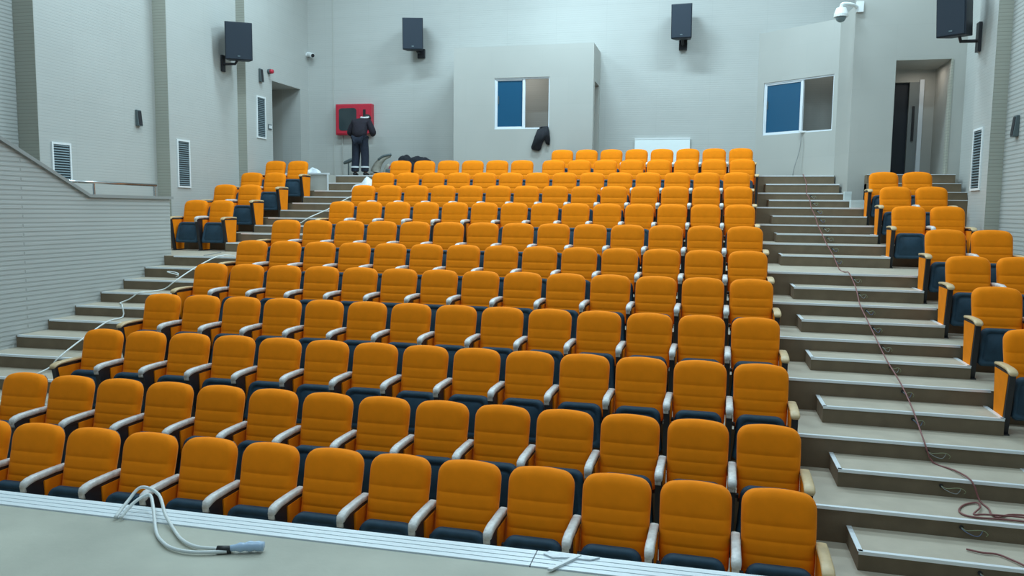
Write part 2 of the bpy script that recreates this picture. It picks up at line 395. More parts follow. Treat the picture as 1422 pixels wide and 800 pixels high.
# ------------------------------------------------------------------ the auditorium seat
SW = .488
TILT = .15
def back_pt(x, h, depth):
    """local backrest frame -> seat coordinates (h 0..1 from bottom to top, depth forwards)"""
    z = .385+.565*h; y = -TILT*(1-h)
    return (x, y-depth, z)
def halfwidth(h):
    w = SW/2*(.955+.045*min(1, h*1.5)); H = .565; R = .10; zz = (1-h)*H
    if zz < R: w = w-R+math.sqrt(max(0, R*R-(R-zz)**2))
    rb = .04; zb = h*H
    if zb < rb: w = w-rb+math.sqrt(max(0, rb*rb-(rb-zb)**2))
    return w
def seat_meshes():
    D = {}
    # backrest cushion
    hs = [0, .008, .02, .04, .07, .112, .12, .128, .17, .22, .282, .29, .298, .34, .40, .452, .46, .468, .51, .57, .627, .635, .643, .70, .76, .82, .86, .90, .93, .955, .975, .99, .998]
    nx = 12; bm = bmesh.new(); F = []; Bk = []
    for h in hs:
        w = halfwidth(h); rf = []; rb_ = []
        for i in range(nx+1):
            s = -1+2*i/nx; s = math.copysign(1-(1-abs(s))**1.5, s)
            x = s*w
            e = min(1, ((1-abs(s))*w)/.05) ; eh = min(1, h*.565/.04); et = min(1, (1-h)*.565/.06)
            k = math.sqrt(max(0, 1-(1-e)**2))*.0+min(math.sqrt(max(0, 1-(1-e)**2)), math.sqrt(max(0, 1-(1-eh)**2)), math.sqrt(max(0, 1-(1-et)**2)))
            dep = .030+.048*k+.012*(1-s*s)*(1-abs(2*h-1)**2)
            for g in (.12, .29, .46, .635):
                if abs(h-g) < .004: dep -= .003*k
                elif abs(h-g) < .012: dep -= .001*k
            if h > .64: dep += .006*math.sin((h-.64)/.36*PI)*k
            bulge = .014*(1-s*s)*max(0, (h-.8)/.2)
            p = back_pt(x, h, dep); rf.append(bm.verts.new((p[0], p[1], p[2]+bulge)))
            p = back_pt(x, h, .008); rb_.append(bm.verts.new((p[0], p[1], p[2]+bulge)))
        F.append(rf); Bk.append(rb_)
    for j in range(len(hs)-1):
        for i in range(nx):
            bm.faces.new([F[j][i], F[j][i+1], F[j+1][i+1], F[j+1][i]])
            bm.faces.new([Bk[j][i+1], Bk[j][i], Bk[j+1][i], Bk[j+1][i+1]])
        bm.faces.new([F[j][0], F[j+1][0], Bk[j+1][0], Bk[j][0]]); bm.faces.new([F[j+1][nx], F[j][nx], Bk[j][nx], Bk[j+1][nx]])
    for i in range(nx):
        bm.faces.new([F[0][i+1], F[0][i], Bk[0][i], Bk[0][i+1]]); bm.faces.new([F[-1][i], F[-1][i+1], Bk[-1][i+1], Bk[-1][i]])
    D['backrest'] = (bm, 'orange', True)
    # rear shell
    bm = bmesh.new(); rows = []
    for h in (-.05, .02, .1, .3, .5, .7, .85, .93, .975):
        w = max(.05, halfwidth(max(h, .05))-.006)
        rows.append([bm.verts.new(back_pt(-w, h, .008)), bm.verts.new(back_pt(-w*.96, h, -.014)), bm.verts.new(back_pt(w*.96, h, -.014)), bm.verts.new(back_pt(w, h, .008))])
    for a, b in zip(rows, rows[1:]):
        for k in range(4): bm.faces.new([a[k], a[(k+1) % 4], b[(k+1) % 4], b[k]])
    bm.faces.new(rows[0][::-1]); bm.faces.new(rows[-1]); bmesh.ops.recalc_face_normals(bm, faces=list(bm.faces))
    D['back_shell'] = (bm, 'shell', False)
    # tipped-up seat: rounded slab with a raised border on its underside
    bm = bmesh.new()
    def outline(g):
        w0, w1, zb, zt = .237-g, .200-g, .150+g, .54-g
        pts = [(-w0, zb+.03), (-w0+.03, zb), (w0-.03, zb), (w0, zb+.03)]
        for k in range(7):
            a = k/6*PI/2; r = .085-g*.5; pts.append((w1+.012-r+r*math.cos(a), zt-r+r*math.sin(a)))
        for k in range(7):
            a = PI/2+k/6*PI/2; r = .085-g*.5; pts.append((-w1-.012+r+r*math.cos(a), zt-r+r*math.sin(a)))
        return pts
    def yat(z): return -.435+.085*(z-.150)/.38
    rings = []
    for g, dy in ((.012, .075), (0, .06), (0, .018), (.012, 0), (.036, 0), (.044, .014), (.056, .014), (.064, .006)):
        rings.append([bm.verts.new((x, yat(z)+dy, z)) for x, z in outline(g)])
    n = len(rings[0])
    for a, b in zip(rings, rings[1:]):
        for k in range(n): bm.faces.new([a[k], a[(k+1) % n], b[(k+1) % n], b[k]])
    bm.faces.new(rings[0][::-1]); bm.faces.new(rings[-1]); bmesh.ops.recalc_face_normals(bm, faces=list(bm.faces))
    D['seat_pan'] = (bm, 'navy', True)
    # standard between two seats (left side of the seat): dark frame + orange upholstered panel
    X = -.275
    def leg(X, web=False):
        bm = bmesh.new()
        if web: prism(bm, [(-.47, .59), (-.40, .14), (-.28, .14), (-.30, .59)], 'x', X-.018, X+.018)
        prism(bm, [(-.505, .605), (-.515, .60), (-.395, 0.0), (-.345, 0.0), (-.455, .605)], 'x', X-.026, X+.026)
        prism(bm, [(-.15, .0), (-.12, 0), (-.045, .605), (-.085, .605)], 'x', X-.026, X+.026)
        box(bm, X-.030, X+.030, -.43, -.05, 0, .012); box(bm, X-.024, X+.024, -.46, -.06, .585, .61)
        cyl(bm, (X+(-.03 if X > 0 else .03), -.235, .43), .02, .05, 'x', 10)
        return bm
    def side(X, full=True):
        bm = bmesh.new()
        if not full:
            prism(bm, [(-.335, .586), (-.300, .02), (-.128, .02), (-.068, .586)], 'x', X-.030, X+.030); return bm
        prism(bm, [(-.474, .586), (-.362, .02), (-.128, .02), (-.068, .586)], 'x', X-.030, X+.030)
        return bm
    D['leg'] = (leg(-.275, True), 'black', False); D['leg_l'] = (leg(-.275), 'black', False); D['leg_r'] = (leg(.275), 'black', False)
    D['side_panel'] = (side(-.275, False), 'orange_side', False); D['side_panel_l'] = (side(-.275), 'orange_side', False); D['side_panel_r'] = (side(.275), 'orange_side', False)
    def arm(X, w, film):
        bm = bmesh.new(); sec = []
        path = [(-.06, .618, .8), (-.075, .627, 1), (-.20, .634, 1), (-.32, .634, 1.0), (-.42, .632, 1.02), (-.48, .622, 1.06), (-.515, .608, 1.04), (-.53, .596, .8)]
        for y, z, s in path:
            ring = []
            for k in range(12):
                a = 2*PI*k/12; cx = math.copysign(abs(math.cos(a))**.55, math.cos(a)); cz = math.copysign(abs(math.sin(a))**.55, math.sin(a))
                jx = 1+(random.uniform(-.05, .05) if film else 0)
                ring.append(bm.verts.new((X+w/2*s*cx*jx, y, z+(.025 if film else .015)*s*cz*jx)))
            sec.append(ring)
        for a, b in zip(sec, sec[1:]):
            for k in range(12): bm.faces.new([a[k], a[(k+1) % 12], b[(k+1) % 12], b[k]])
        bm.faces.new(sec[0]); bm.faces.new(sec[-1][::-1])
        if film:   # loose film tail hanging from the front end
            prism(bm, [(-.53, .60), (-.512, .60), (-.50, .545), (-.522, .55)], 'x', X-.026, X+.02)
        bmesh.ops.recalc_face_normals(bm, faces=list(bm.faces))
        return bm
    D['armrest'] = (arm(-.275, .062, True), 'wrapped', True)
    D['armrest_wl'] = (arm(-.275, .080, False), 'wood', True); D['armrest_wr'] = (arm(.275, .078, False), 'wood', True)
    out = {}
    for k, (bm, mt, sm) in D.items():
        me = bpy.data.meshes.new(k); bm.normal_update(); bm.to_mesh(me); bm.free(); me.materials.append(M[mt])
        if sm:
            for p in me.polygons: p.use_smooth = True
        out[k] = me
    return out
SEAT = seat_meshes()
PARTNAME = {'leg_l': 'leg', 'side_panel_l': 'side_panel', 'leg_r': 'leg', 'side_panel_r': 'side_panel', 'armrest_wl': 'armrest', 'armrest_wr': 'armrest'}
def part(key, parent):
    o = bpy.data.objects.new(PARTNAME.get(key, key), SEAT[key]); C.objects.link(o); o.parent = parent
    if key.startswith('armrest_w'): o['label'] = 'bare wooden armrest'
    return o
def make_seat(x, row, label, group, left='armrest', right=False, yy=None):
    rz = math.atan(-2*CUR*(x-XC))
    t = thing('auditorium_seat', label, 'seat', (x, ROWY[row]+cur(x), FL[row]), rz, group)
    e = '_l' if left == 'armrest_wl' else ''
    for k in ('backrest', 'back_shell', 'seat_pan', 'leg'+e, 'side_panel'+e, left): part(k, t)
    if right:
        for k in ('leg_r', 'side_panel_r', 'armrest_wr'): part(k, t)
    return t
ORD = ['zeroth', 'first', 'second', 'third', 'fourth', 'fifth', 'sixth', 'seventh', 'eighth', 'ninth', 'tenth', 'eleventh', 'twelfth', 'thirteenth', 'fourteenth']
for r in range(1, 13):
    rown = {1: 'front row nearest the stage', 2: 'second row from the stage', 12: 'short topmost row'}.get(r, '%s row from the stage' % ORD[r])
    n = 13 if r == 1 else (8 if r == 12 else 14)
    for i in range(n):
        if r == 11:
            x = .684-.55*i if i < 8 else -6.6+.55*(13-i)
        elif r == 12: x = .688-.55*i
        else: x = XR-.55*i
        first = i == 0; last = (i == n-1 and r != 1)
        if first: pos = 'beside the right aisle'
        elif last and r != 12: pos = 'at the left aisle end'
        elif last: pos = 'at its left end'
        else: pos = '%s from the right aisle' % ORD[i+1]
        lab = 'orange seat in the %s of the centre block, %s' % (rown, pos)
        if len(lab.split()) > 16: lab = 'orange seat in the centre %s, %s' % (rown, pos)
        left = 'armrest_wl' if (last and r != 12) or (r == 12 and last) or (r == 11 and i == 7) else 'armrest'
        make_seat(x, r, lab, 'orange seats of the centre block', left, first or (r == 11 and i == 8))
names = {10: 'topmost row', 9: 'second row from the top', 8: 'third row from the top', 7: 'row just below the wide cross aisle', 6: 'second row below the cross aisle', 5: 'third row below the cross aisle', 4: 'nearest visible row'}
for r in range(4, 11):
    for k, x in enumerate((3.10, 3.65)):
        if (r, k) in ((4, 1),): continue
        make_seat(x, r, 'orange seat, right block, %s, %s' % (names[r], ('beside the aisle', 'beside the right wall')[k]), 'orange seats of the right block', 'armrest_wl' if k == 0 else 'armrest', k == 1)
names = {11: 'topmost row', 10: 'second row from the top', 9: 'third row from the top', 8: 'lowest row'}
for r in range(8, 12):
    for k, x in enumerate((-9.62, -9.07)):
        make_seat(x, r, 'orange seat, left block, %s, %s' % (names[r], ('beside the left wall', 'beside the aisle')[k]), 'orange seats of the left block', 'armrest_wl' if k == 0 else 'armrest', k == 1)

# ------------------------------------------------------------------ loudspeakers on brackets
def speaker(label, loc, rz, tilt, w=.46, h=.72, dp=.42, wallpt=None):
    t = thing('loudspeaker', label, 'speaker', loc, rz, 'wall-mounted black loudspeakers')
    mt = Matrix.Rotation(tilt, 4, 'X')
    bm = bmesh.new(); prism(bm, [(-w/2, -dp/2), (w/2, -dp/2), (w*.36, dp/2), (-w*.36, dp/2)], 'z', -h/2, h/2); bevel_all(bm, .012); bm.transform(mt)
    obj('cabinet', bm, M['spk'], t)
    bm = bbox_bm(-w/2+.02, w/2-.02, -dp/2-.014, -dp/2+.001, -h/2+.02, h/2-.02, .006); bm.transform(mt); obj('grille', bm, M['grille'], t)
    bm = bbox_bm(-.025, .025, -dp/2-.02, -dp/2-.013, -h/2+.07, -h/2+.09); bm.transform(mt); obj('badge', bm, M['slat'], t)
    return t
def bracket(t, pts, plate):
    bm = bmesh.new(); tube(bm, pts, .028, 8); box(bm, *plate); b = obj('bracket', bm, M['black'], t)
    inv = (Matrix.Translation(t.location) @ Matrix.Rotation(t.rotation_euler.z, 4, 'Z')).inverted()
    b.data.transform(inv); return b
t = speaker('black loudspeaker on the left wall above the grilles, angled towards the stage', (-9.90, 15.75, 3.54), .55, .10, .56, .78, .46)
bracket(t, [(-10.27, 15.72, 3.08), (-10.0, 15.75, 3.08), (-9.90, 15.75, 3.22)], (-10.295, -10.255, 15.66, 15.78, 2.92, 3.27))
t = speaker('black loudspeaker high on the back wall left of the booth', (-7.05, 18.80, 4.22), .25, .10, .50, .74, .42)
bracket(t, [(-6.98, 19.18, 3.83), (-7.0, 18.95, 3.83), (-7.05, 18.82, 3.98)], (-7.07, -6.89, 19.12, 19.194, 3.72, 3.94))
t = speaker('black loudspeaker high on the back wall, right of the booth', (-.645, 18.80, 4.24), -.08, .10, .46, .74, .42)
bracket(t, [(-.63, 19.18, 3.80), (-.63, 18.95, 3.80), (-.64, 18.82, 3.96)], (-.72, -.54, 19.12, 19.2, 3.70, 3.92))
t = speaker('large black loudspeaker on the right wall above the door', (3.71, 14.10, 3.19), -.62, .12, .44, .82, .44)
bracket(t, [(4.08, 14.2, 2.72), (3.82, 14.2, 2.72), (3.76, 14.16, 2.90)], (4.05, 4.095, 14.13, 14.27, 2.55, 3.0))

# ------------------------------------------------------------------ small wall fixtures
def sconce(label, x, y, z, side):
    """slim wedge column speaker; side +1 = on left wall facing +x"""
    t = thing('column_speaker', label, 'column speaker', (x, y, z), 0, 'slim dark column speakers')
    bm = bmesh.new(); prism(bm, [(0, -.15), (side*.075, -.15), (side*.045, .15), (0, .15)], 'y', -.06, .06); bevel_all(bm, .008); obj('body', bm, M['grey'], t)
    bm = bmesh.new(); prism(bm, [(side*.074, -.13), (side*.081, -.13), (side*.055, .13), (side*.047, .13)], 'y', -.045, .045); obj('front_grille', bm, M['black'], t)
sconce('slim dark column speaker on the left wall above the handrail', -10.6, 13.36, 1.67, 1)
sconce('slim dark column speaker beside the red sounder near the left door', -10.08, 16.87, 3.02, 1)
sconce('slim dark column speaker on the ribbed right wall', 4.3, 12.96, 1.27, -1)
def grille(label, x, y0, y1, z0, z1, side):
    t = thing('air_grille', label, 'air grille', (x, (y0+y1)/2, (z0+z1)/2), 0, 'white-framed wall air grilles')
    a = (y1-y0)/2; b = (z1-z0)/2; f = .035
    bm = bmesh.new(); s0, s1 = sorted((0, side*.022))
    box(bm, s0, s1, -a, a, -b, -b+f); box(bm, s0, s1, -a, a, b-f, b); box(bm, s0, s1, -a, -a+f, -b+f, b-f); box(bm, s0, s1, a-f, a, -b+f, b-f)
    obj('frame', bm, M['white'], t)
    s0, s1 = sorted((0, side*.004)); obj('backing', bbox_bm(s0, s1, -a+f, a-f, -b+f, b-f), M['duct'], t)
    bm = bmesh.new(); n = int((2*b-2*f)/.042)
    for k in range(n):
        z = -b+f+.02+k*(2*b-2*f)/n
        prism(bm, [(side*.004, z+.012), (side*.018, z-.006), (side*.019, z-.003), (side*.006, z+.015)], 'y', -a+f, a-f)
    obj('louvre', bm, M['slat'], t)
grille('wide louvred air grille on the left wall, partly behind the sloping parapet', -10.6, 11.24, 11.66, -.08, 1.05, 1)
grille('tall louvred air grille on the left wall, above the lowest left seats', -10.3, 14.09, 14.50, .38, 1.34, 1)
grille('louvred air grille on the left wall beside the left doorway', -10.08, 16.68, 17.07, 1.59, 2.55, 1)
grille('tall louvred air grille on the right wall pilaster', 4.1, 13.74, 14.18, .38, 1.345, -1)
t = thing('alarm_sounder', 'small red alarm sounder on the left wall above the doorway', 'alarm', (-10.08, 17.24, 3.17))
bm = bmesh.new(); cyl(bm, (.028, 0, 0), .06, .066, 'x', 14); obj('base', bm, M['grey'], t)
bm = bmesh.new(); cyl(bm, (.09, 0, 0), .055, .07, 'x', 14, .045); obj('lens', bm, M['red'], t, True)
t = thing('wall_switch', 'small grey switch beside the left doorway', 'switch', (-10.08, 17.25, 1.89))
obj('plate', bbox_bm(0, .02, -.07, .07, -.06, .06, .004), M['grey'], t)
bm = bmesh.new(); box(bm, .02, .03, -.055, -.008, -.035, .035); box(bm, .02, .03, .008, .055, -.035, .035); obj('rocker', bm, M['white'], t)
t = thing('bullet_camera', 'small white bullet camera in the left rear corner', 'camera', (-10.08, 19.12, 3.90))
bm = bmesh.new(); cyl(bm, (.02, 0, 0), .05, .04, 'x', 12); tube(bm, [(.03, 0, 0), (.09, -.02, -.03)], .02, 8); obj('mount', bm, M['white'], t)
bm = bmesh.new(); tube(bm, [(.02, .03, .03), (.22, -.10, -.04)], .06, 14); obj('body', bm, M['white'], t, False)
bm = bmesh.new(); tube(bm, [(.215, -.097, -.038), (.235, -.11, -.045)], .045, 14); obj('lens', bm, M['black'], t)
t = thing('dome_camera', 'white dome security camera on an arm at the right wall corner', 'camera', (2.38, 16.66, 3.80))
bm = bmesh.new(); tube(bm, [(.33, .29, .16), (.2, .1, .17), (0.02, 0, .16), (0, 0, .08)], .035, 10, 4); box(bm, .312, .44, .24, .29, .06, .26); obj('arm', bm, M['white'], t)
bm = bmesh.new(); cyl(bm, (0, 0, .03), .13, .12, 'z', 20, .09); cyl(bm, (0, 0, -.05), .13, .05, 'z', 20); obj('housing', bm, M['white'], t)
bm = bmesh.new(); ball(bm, (0, 0, -.08), .095, (1, 1, 1), 16, 10); obj('dome', bm, M['slat'], t, True)
# fire hose cabinet
t = thing('fire_hose_cabinet', 'red fire hose cabinet with dark window on the back wall', 'fire cabinet', (-8.76, BACK, 2.245))
a, b = .49, .385
bm = bbox_bm(-a, a, -.16, -.002, -b, b, .012); obj('cabinet', bm, M['red'], t)
bm = bbox_bm(-a+.03, a-.03, -.178, -.160, -b+.03, b-.03, .006); dr = obj('door', bm, M['red'], t)
bm = bmesh.new(); n = 6; pts = []
for cx, cz, a0 in ((.0, .22, 0), (-.30, .22, PI/2), (-.30, -.22, PI), (.0, -.22, 1.5*PI)):
    for k in range(n+1): an = a0+k/n*PI/2; pts.append((cx+.09*math.cos(an), cz+.06*math.sin(an)))
prism(bm, pts, 'y', -.186, -.176); obj('window_pane', bm, M['darkglass'], dr)
obj('vent_slot', bbox_bm(.27, .34, -.186, -.176, -.05, .24), M['black'], dr)
bm = bbox_bm(.16, .22, -.192, -.176, .10, .26, .004); obj('label_plate', bm, M['red'], dr)
bm = bmesh.new(); tube(bm, [(.40, -.178, -.06), (.40, -.21, -.05), (.40, -.21, .05), (.40, -.178, .06)], .01, 6); obj('handle', bm, M['steel'], dr)
t = thing('wall_pipe', 'thin grey pipe below the red fire cabinet', 'pipe', (-9.13, BACK-.02, .78))
bm = bmesh.new(); cyl(bm, (0, 0, .54), .016, 1.08); obj('pipe', bm, M['booth'], t)
# white radiator-like panel behind the top row
t = thing('wall_panel', 'plain white rectangular panel standing against the back wall', 'panel', (-1.04, BACK, .394))
obj('board', bbox_bm(-.635, .635, -.06, -.02, .0, 1.315, .006), M['board'], t)
bm = bmesh.new(); box(bm, -.635, .635, -.066, -.060, 1.285, 1.315); obj('rim', bm, M['white'], t)
# handrail behind the parapet
t = thing('handrail', 'polished steel handrail on posts behind the left parapet', 'handrail', (-9.95, 0, FL[8]))
bm = bmesh.new(); tube(bm, [(0, 10.3, .385-FL[8]), (0, 12.98, .385-FL[8])], .026, 10); obj('rail', bm, M['steel'], t, True)
for y in (11.42, 12.93):
    bm = bmesh.new(); cyl(bm, (0, y, (.38-FL[8])/2), .02, .38-FL[8], 'z', 10); cyl(bm, (0, y, .008), .05, .016, 'z', 12); obj('post', bm, M['steel'], t)

# ------------------------------------------------------------------ worker at the fire cabinet
def skin_mesh(name, V, E, R, mat, parent=None, sub=2, root=0):
    me = bpy.data.meshes.new(name+'_base'); me.from_pydata(V, E, []); o = bpy.data.objects.new(name+'_base', me); C.objects.link(o)
    sm = o.modifiers.new('s', 'SKIN'); sm.use_smooth_shade = True
    o.modifiers.new('d', 'SUBSURF').levels = sub
    sv = me.skin_vertices[0].data
    for i, r in enumerate(R):
        sv[i].radius = (r, r) if not isinstance(r, tuple) else r
        sv[i].use_root = (i == root)
    dg = bpy.context.evaluated_depsgraph_get(); dg.update()
    m2 = bpy.data.meshes.new_from_object(o.evaluated_get(dg)); m2.name = name
    bpy.data.objects.remove(o); bpy.data.meshes.remove(me)
    m2.materials.clear(); m2.materials.append(mat)
    for p in m2.polygons: p.use_smooth = True
    q = bpy.data.objects.new(name, m2); C.objects.link(q)
    if parent: q.parent = parent
    return q
def chain(V, E, R, pts, start=None):
    prev = start
    for p, r in pts:
        V.append(p); R.append(r); i = len(V)-1
        if prev is not None: E.append((prev, i))
        prev = i
    return prev
# faces +y (towards the cabinet): head bowed, both hands in front of the belly
J = dict(pel=(0, 0, .90), sp1=(0, -.03, 1.03), sp2=(0, .02, 1.16), ch=(0, .10, 1.27), nk=(.03, .20, 1.355), hd=(.06, .30, 1.38), ht=(.07, .37, 1.42))
JS = {}
for s, n in ((-1, 'l'), (1, 'r')):
    JS[n] = dict(sh=(s*.185, .10, 1.285), el=(s*.315, .08, 1.02), wr=(s*.20, .29, 1.02), pa=(s*.14, .35, 1.04), hip=(s*.095, 0, .87), kn=(s*.115, .03, .48), an=(s*.125, -.02, .09), toe=(s*.15, .15, .035))
per = thing('person', 'person in dark work jacket and navy trousers facing the red fire cabinet', 'person', (-8.18, 18.14, FL[13]), .05)
V, E, R = [], [], []
chain(V, E, R, [(J['pel'], (.135, .10)), (J['sp1'], (.125, .095)), (J['sp2'], (.14, .10)), (J['ch'], (.15, .10)), (J['nk'], .055), (J['hd'], (.078, .09)), (J['ht'], (.06, .07))])
for n in 'lr':
    j = JS[n]; s = -1 if n == 'l' else 1
    w = chain(V, E, R, [(j['sh'], .058), (j['el'], .043), (j['wr'], .028), (j['pa'], (.036, .018))], 3)
    base = Vector(j['pa'])
    for f, (off, L) in enumerate(((-.026, .060), (-.009, .070), (.009, .065), (.026, .050))):
        b0 = base+Vector((-s*.03, .03, -off)); chain(V, E, R, [(tuple(b0), .0095), (tuple(b0+Vector((-s*L*.5, .018, -.004))), .0085), (tuple(b0+Vector((-s*L*.85, -.004, -.008))), .007)], w)
    b0 = base+Vector((-s*.012, -.005, .03)); chain(V, E, R, [(tuple(b0), .011), (tuple(b0+Vector((-s*.03, .03, .022))), .009)], w)
    chain(V, E, R, [(j['hip'], .085), (j['kn'], .055), (j['an'], .04), (j['toe'], .035)], 0)
body = skin_mesh('body', V, E, R, M['skin'], per)
V, E, R = [], [], []
up = lambda p, dx=0, dy=0, dz=0: (p[0]+dx, p[1]+dy, p[2]+dz)
chain(V, E, R, [((0, -.01, .90), (.19, .15)), (J['sp1'], (.195, .15)), (J['sp2'], (.205, .155)), (J['ch'], (.20, .15)), (up(J['nk'], 0, -.02, -.015), (.085, .085))])
for n in 'lr':
    j = JS[n]; chain(V, E, R, [(j['sh'], .10), (j['el'], .085), (j['wr'], .055)], 3)
skin_mesh('jacket', V, E, R, M['jacket'], per)
V, E, R = [], [], []
chain(V, E, R, [((0, 0, .90), (.15, .115))])
for n in 'lr':
    j = JS[n]; chain(V, E, R, [(j['hip'], .125), (j['kn'], .105), (up(j['an'], 0, 0, .05), .10), (up(j['an'], 0, 0, .0), .10)], 0)
skin_mesh('trousers', V, E, R, M['trousers'], per)
for n in 'lr':
    j = JS[n]; s = -1 if n == 'l' else 1
    bm = bmesh.new(); cyl(bm, (j['an'][0], j['an'][1]+.005, .215), .112, .035, 'z', 18); o = obj('reflective_band', bm, M['reflect'], per); o['label'] = 'pale reflective band at the trouser hem'
    V, E, R = [], [], []
    chain(V, E, R, [((j['an'][0], j['an'][1]-.05, .05), (.05, .05)), ((j['an'][0]+s*.01, j['an'][1]+.06, .05), (.05, .045)), ((j['toe'][0]-s*.005, j['toe'][1]+.02, .04), (.045, .035))])
    skin_mesh('shoe', V, E, R, M['black'], per)
bm = bmesh.new(); ball(bm, (.065, .325, 1.425), .100, (.92, 1.12, .92), 18, 12)
for v in list(bm.verts):
    if v.co.z < 1.39: v.co.z = 1.39+(v.co.z-1.39)*.25
obj('hair', bm, M['hair'], per, True)
bm = bmesh.new()   # pale collar
for k in range(14):
    pass
tube(bm, [(.05+.09*math.cos(a), .19+.085*math.sin(a), 1.425+.02*math.sin(a)) for a in [PI*.9+k/12*PI*1.2 for k in range(13)]], .022, 8)
o = obj('collar', bm, M['white'], per, True); o['label'] = 'pale collar above the jacket'

# ------------------------------------------------------------------ loose things
def crumple(name, label, cat, loc, sx, sy, h, mat, seed, n=14, fold=.5, group=None, rz=0):
    rnd = random.Random(seed); bm = bmesh.new(); g = []
    ph = [(rnd.uniform(0, 6.3), rnd.uniform(3, 8), rnd.uniform(0, 6.3), rnd.uniform(3, 8)) for _ in range(4)]
    for j in range(n+1):
        row = []
        for i in range(n+1):
            u, v = -1+2*i/n, -1+2*j/n
            rr = min(1, math.hypot(u, v)); edge = max(0, 1-rr**2)
            k = 1+.18*math.sin(3*math.atan2(v, u)+seed)
            wv = sum(math.sin(a+b*u)*math.sin(c+d_*v) for a, b, c, d_ in ph)/4
            z = h*(edge**.6)*(.65+fold*wv)+.006
            row.append(bm.verts.new((sx*u*k, sy*v*k, max(.004, z))))
        g.append(row)
    for j in range(n):
        for i in range(n): bm.faces.new([g[j][i], g[j][i+1], g[j+1][i+1], g[j+1][i]])
    r = bmesh.ops.extrude_face_region(bm, geom=list(bm.faces))
    for v in [e for e in r['geom'] if isinstance(e, bmesh.types.BMVert)]: v.co.z = max(0, v.co.z-.004) if v.co.z > .012 else 0
    bmesh.ops.recalc_face_normals(bm, faces=list(bm.faces))
    o = obj(name, bm, mat, None, True, loc); o.rotation_euler.z = rz
    return tag(o, label, cat, group)
crumple('plastic_sheet', 'crumpled white plastic film on the ledge beside the top left seats', 'plastic sheet', (-9.12, 17.52, FL[13]+.02), .22, .12, .19, M['sheet'], 3)
crumple('plastic_sheet', 'crumpled white plastic film on the top left steps below the worker', 'plastic sheet', (-7.48, 17.10, FL[12]+.0), .40, .22, .34, M['sheet'], 5, fold=.7)
bm = bmesh.new()
for c, r, sc_ in (((-.02, 0, .17), .2, (1.9, .9, .95)), ((-.22, 0, .33), .14, (1.3, 1, .9)), ((.08, 0, .32), .13, (1.9, 1, .8)), ((.27, .01, .28), .13, (1.5, 1, .9))):
    ball(bm, c, r, sc_, 16, 10)
for v in bm.verts:
    v.co += Vector((math.sin(v.co.z*31+v.co.x*17), math.sin(v.co.x*23+1), math.sin(v.co.x*27+v.co.y*35)))*.012
    v.co.z = max(0, v.co.z*1.18)
tag(obj('dark_bundle', bm, M['cloth'], None, True, (-6.97, 18.62, FL[13])), 'heap of dark clothing on the floor left of the booth', 'clothes')
# sack leaning behind the seats: curved, slumped shape
t = thing('work_sack', 'slumped beige sack with a dark rim behind the top left seats', 'sack', (-7.86, 18.68, FL[13]))
bm = bmesh.new(); tube(bm, [(-.16, 0, 0), (-.15, 0, .16), (-.07, 0, .33), (.07, 0, .46), (.24, .02, .52)], lambda s: .12*(1-s)+.03, 10, 5); obj('body', bm, M['sack'], t, True)
bm = bmesh.new(); tube(bm, [(-.05, -.07, .42), (.08, -.05, .51), (.27, 0, .55)], lambda s: .03, 8, 4); obj('rim', bm, M['grey'], t, True)
bm = bmesh.new(); tube(bm, [(.05, -.02, 0), (.13, -.02, .18), (.19, 0, .28), (.22, 0, .17), (.28, 0, .02)], lambda s: .055, 8, 4); obj('flap', bm, M['sack'], t, True)
t = thing('tool_bag', 'small dark tool bag next to the beige sack', 'tool bag', (-7.42, 18.34, FL[13]))
bm = bbox_bm(-.16, .16, -.09, .09, 0, .18, .03, 3); obj('bag', bm, M['grey'], t, True)
bm = bmesh.new(); tube(bm, [(-.1, 0, .17), (-.06, 0, .25), (.06, 0, .25), (.1, 0, .17)], .014, 6, 4); obj('strap', bm, M['red'], t, True)
t = thing('hose_valve', 'small dark valve with lever standing left of the worker', 'valve', (-8.88, 18.98, FL[13]))
bm = bmesh.new(); cyl(bm, (0, 0, .19), .02, .38, 'z', 10); cyl(bm, (0, 0, .015), .06, .03, 'z', 12); obj('stem', bm, M['grey'], t)
bm = bmesh.new(); tube(bm, [(-.13, 0, .36), (0, 0, .41), (.12, 0, .46)], lambda s: .03+.04*s*(1-s)*4*.5, 8, 4); obj('lever', bm, M['grey'], t, True)
# trousers / jacket hung out of the booth window
bm = bmesh.new()
def hang(pts, y):
    prism(bm, pts, 'y', y-.02, y+.02)
prism(bm, [(-3.60, 1.88), (-3.78, 1.84), (-3.85, 1.66), (-3.93, 1.42), (-3.90, 1.375), (-3.74, 1.345), (-3.70, 1.40), (-3.655, 1.56), (-3.61, 1.60), (-3.585, 1.50), (-3.50, 1.475), (-3.49, 1.62), (-3.51, 1.80), (-3.55, 1.90), (-3.575, 1.915)], 'y', 18.03, 18.095)
prism(bm, [(-3.76, 1.86), (-3.53, 1.86), (-3.55, 1.905), (-3.70, 1.90)], 'y', 18.05, 18.25)
bmesh.ops.bevel(bm, geom=list(bm.edges), offset=.012, segments=2, affect='EDGES')
tag(obj('black_garment', bm, M['cloth'], None, True), 'black garment hanging over the sill of the booth window', 'clothes')
# cartons at the foot of the right rear wall
t = thing('carton', 'small white carton on the step at the right rear wall corner, upper one', 'box', (2.64, 16.54, .25))
obj('box', bbox_bm(-.065, .065, -.06, .06, 0, .17, .004), M['carton'], t); obj('lid_flap', bbox_bm(-.065, .065, -.066, -.061, .12, .17), M['carton'], t)
t = thing('carton', 'small white carton on the step beside the right block, lower one', 'box', (2.74, 16.08, FL[11]))
obj('box', bbox_bm(-.12, .12, -.08, .08, 0, .15, .004), M['carton'], t); obj('lid_flap', bbox_bm(-.12, .12, -.086, -.081, .10, .15), M['carton'], t)

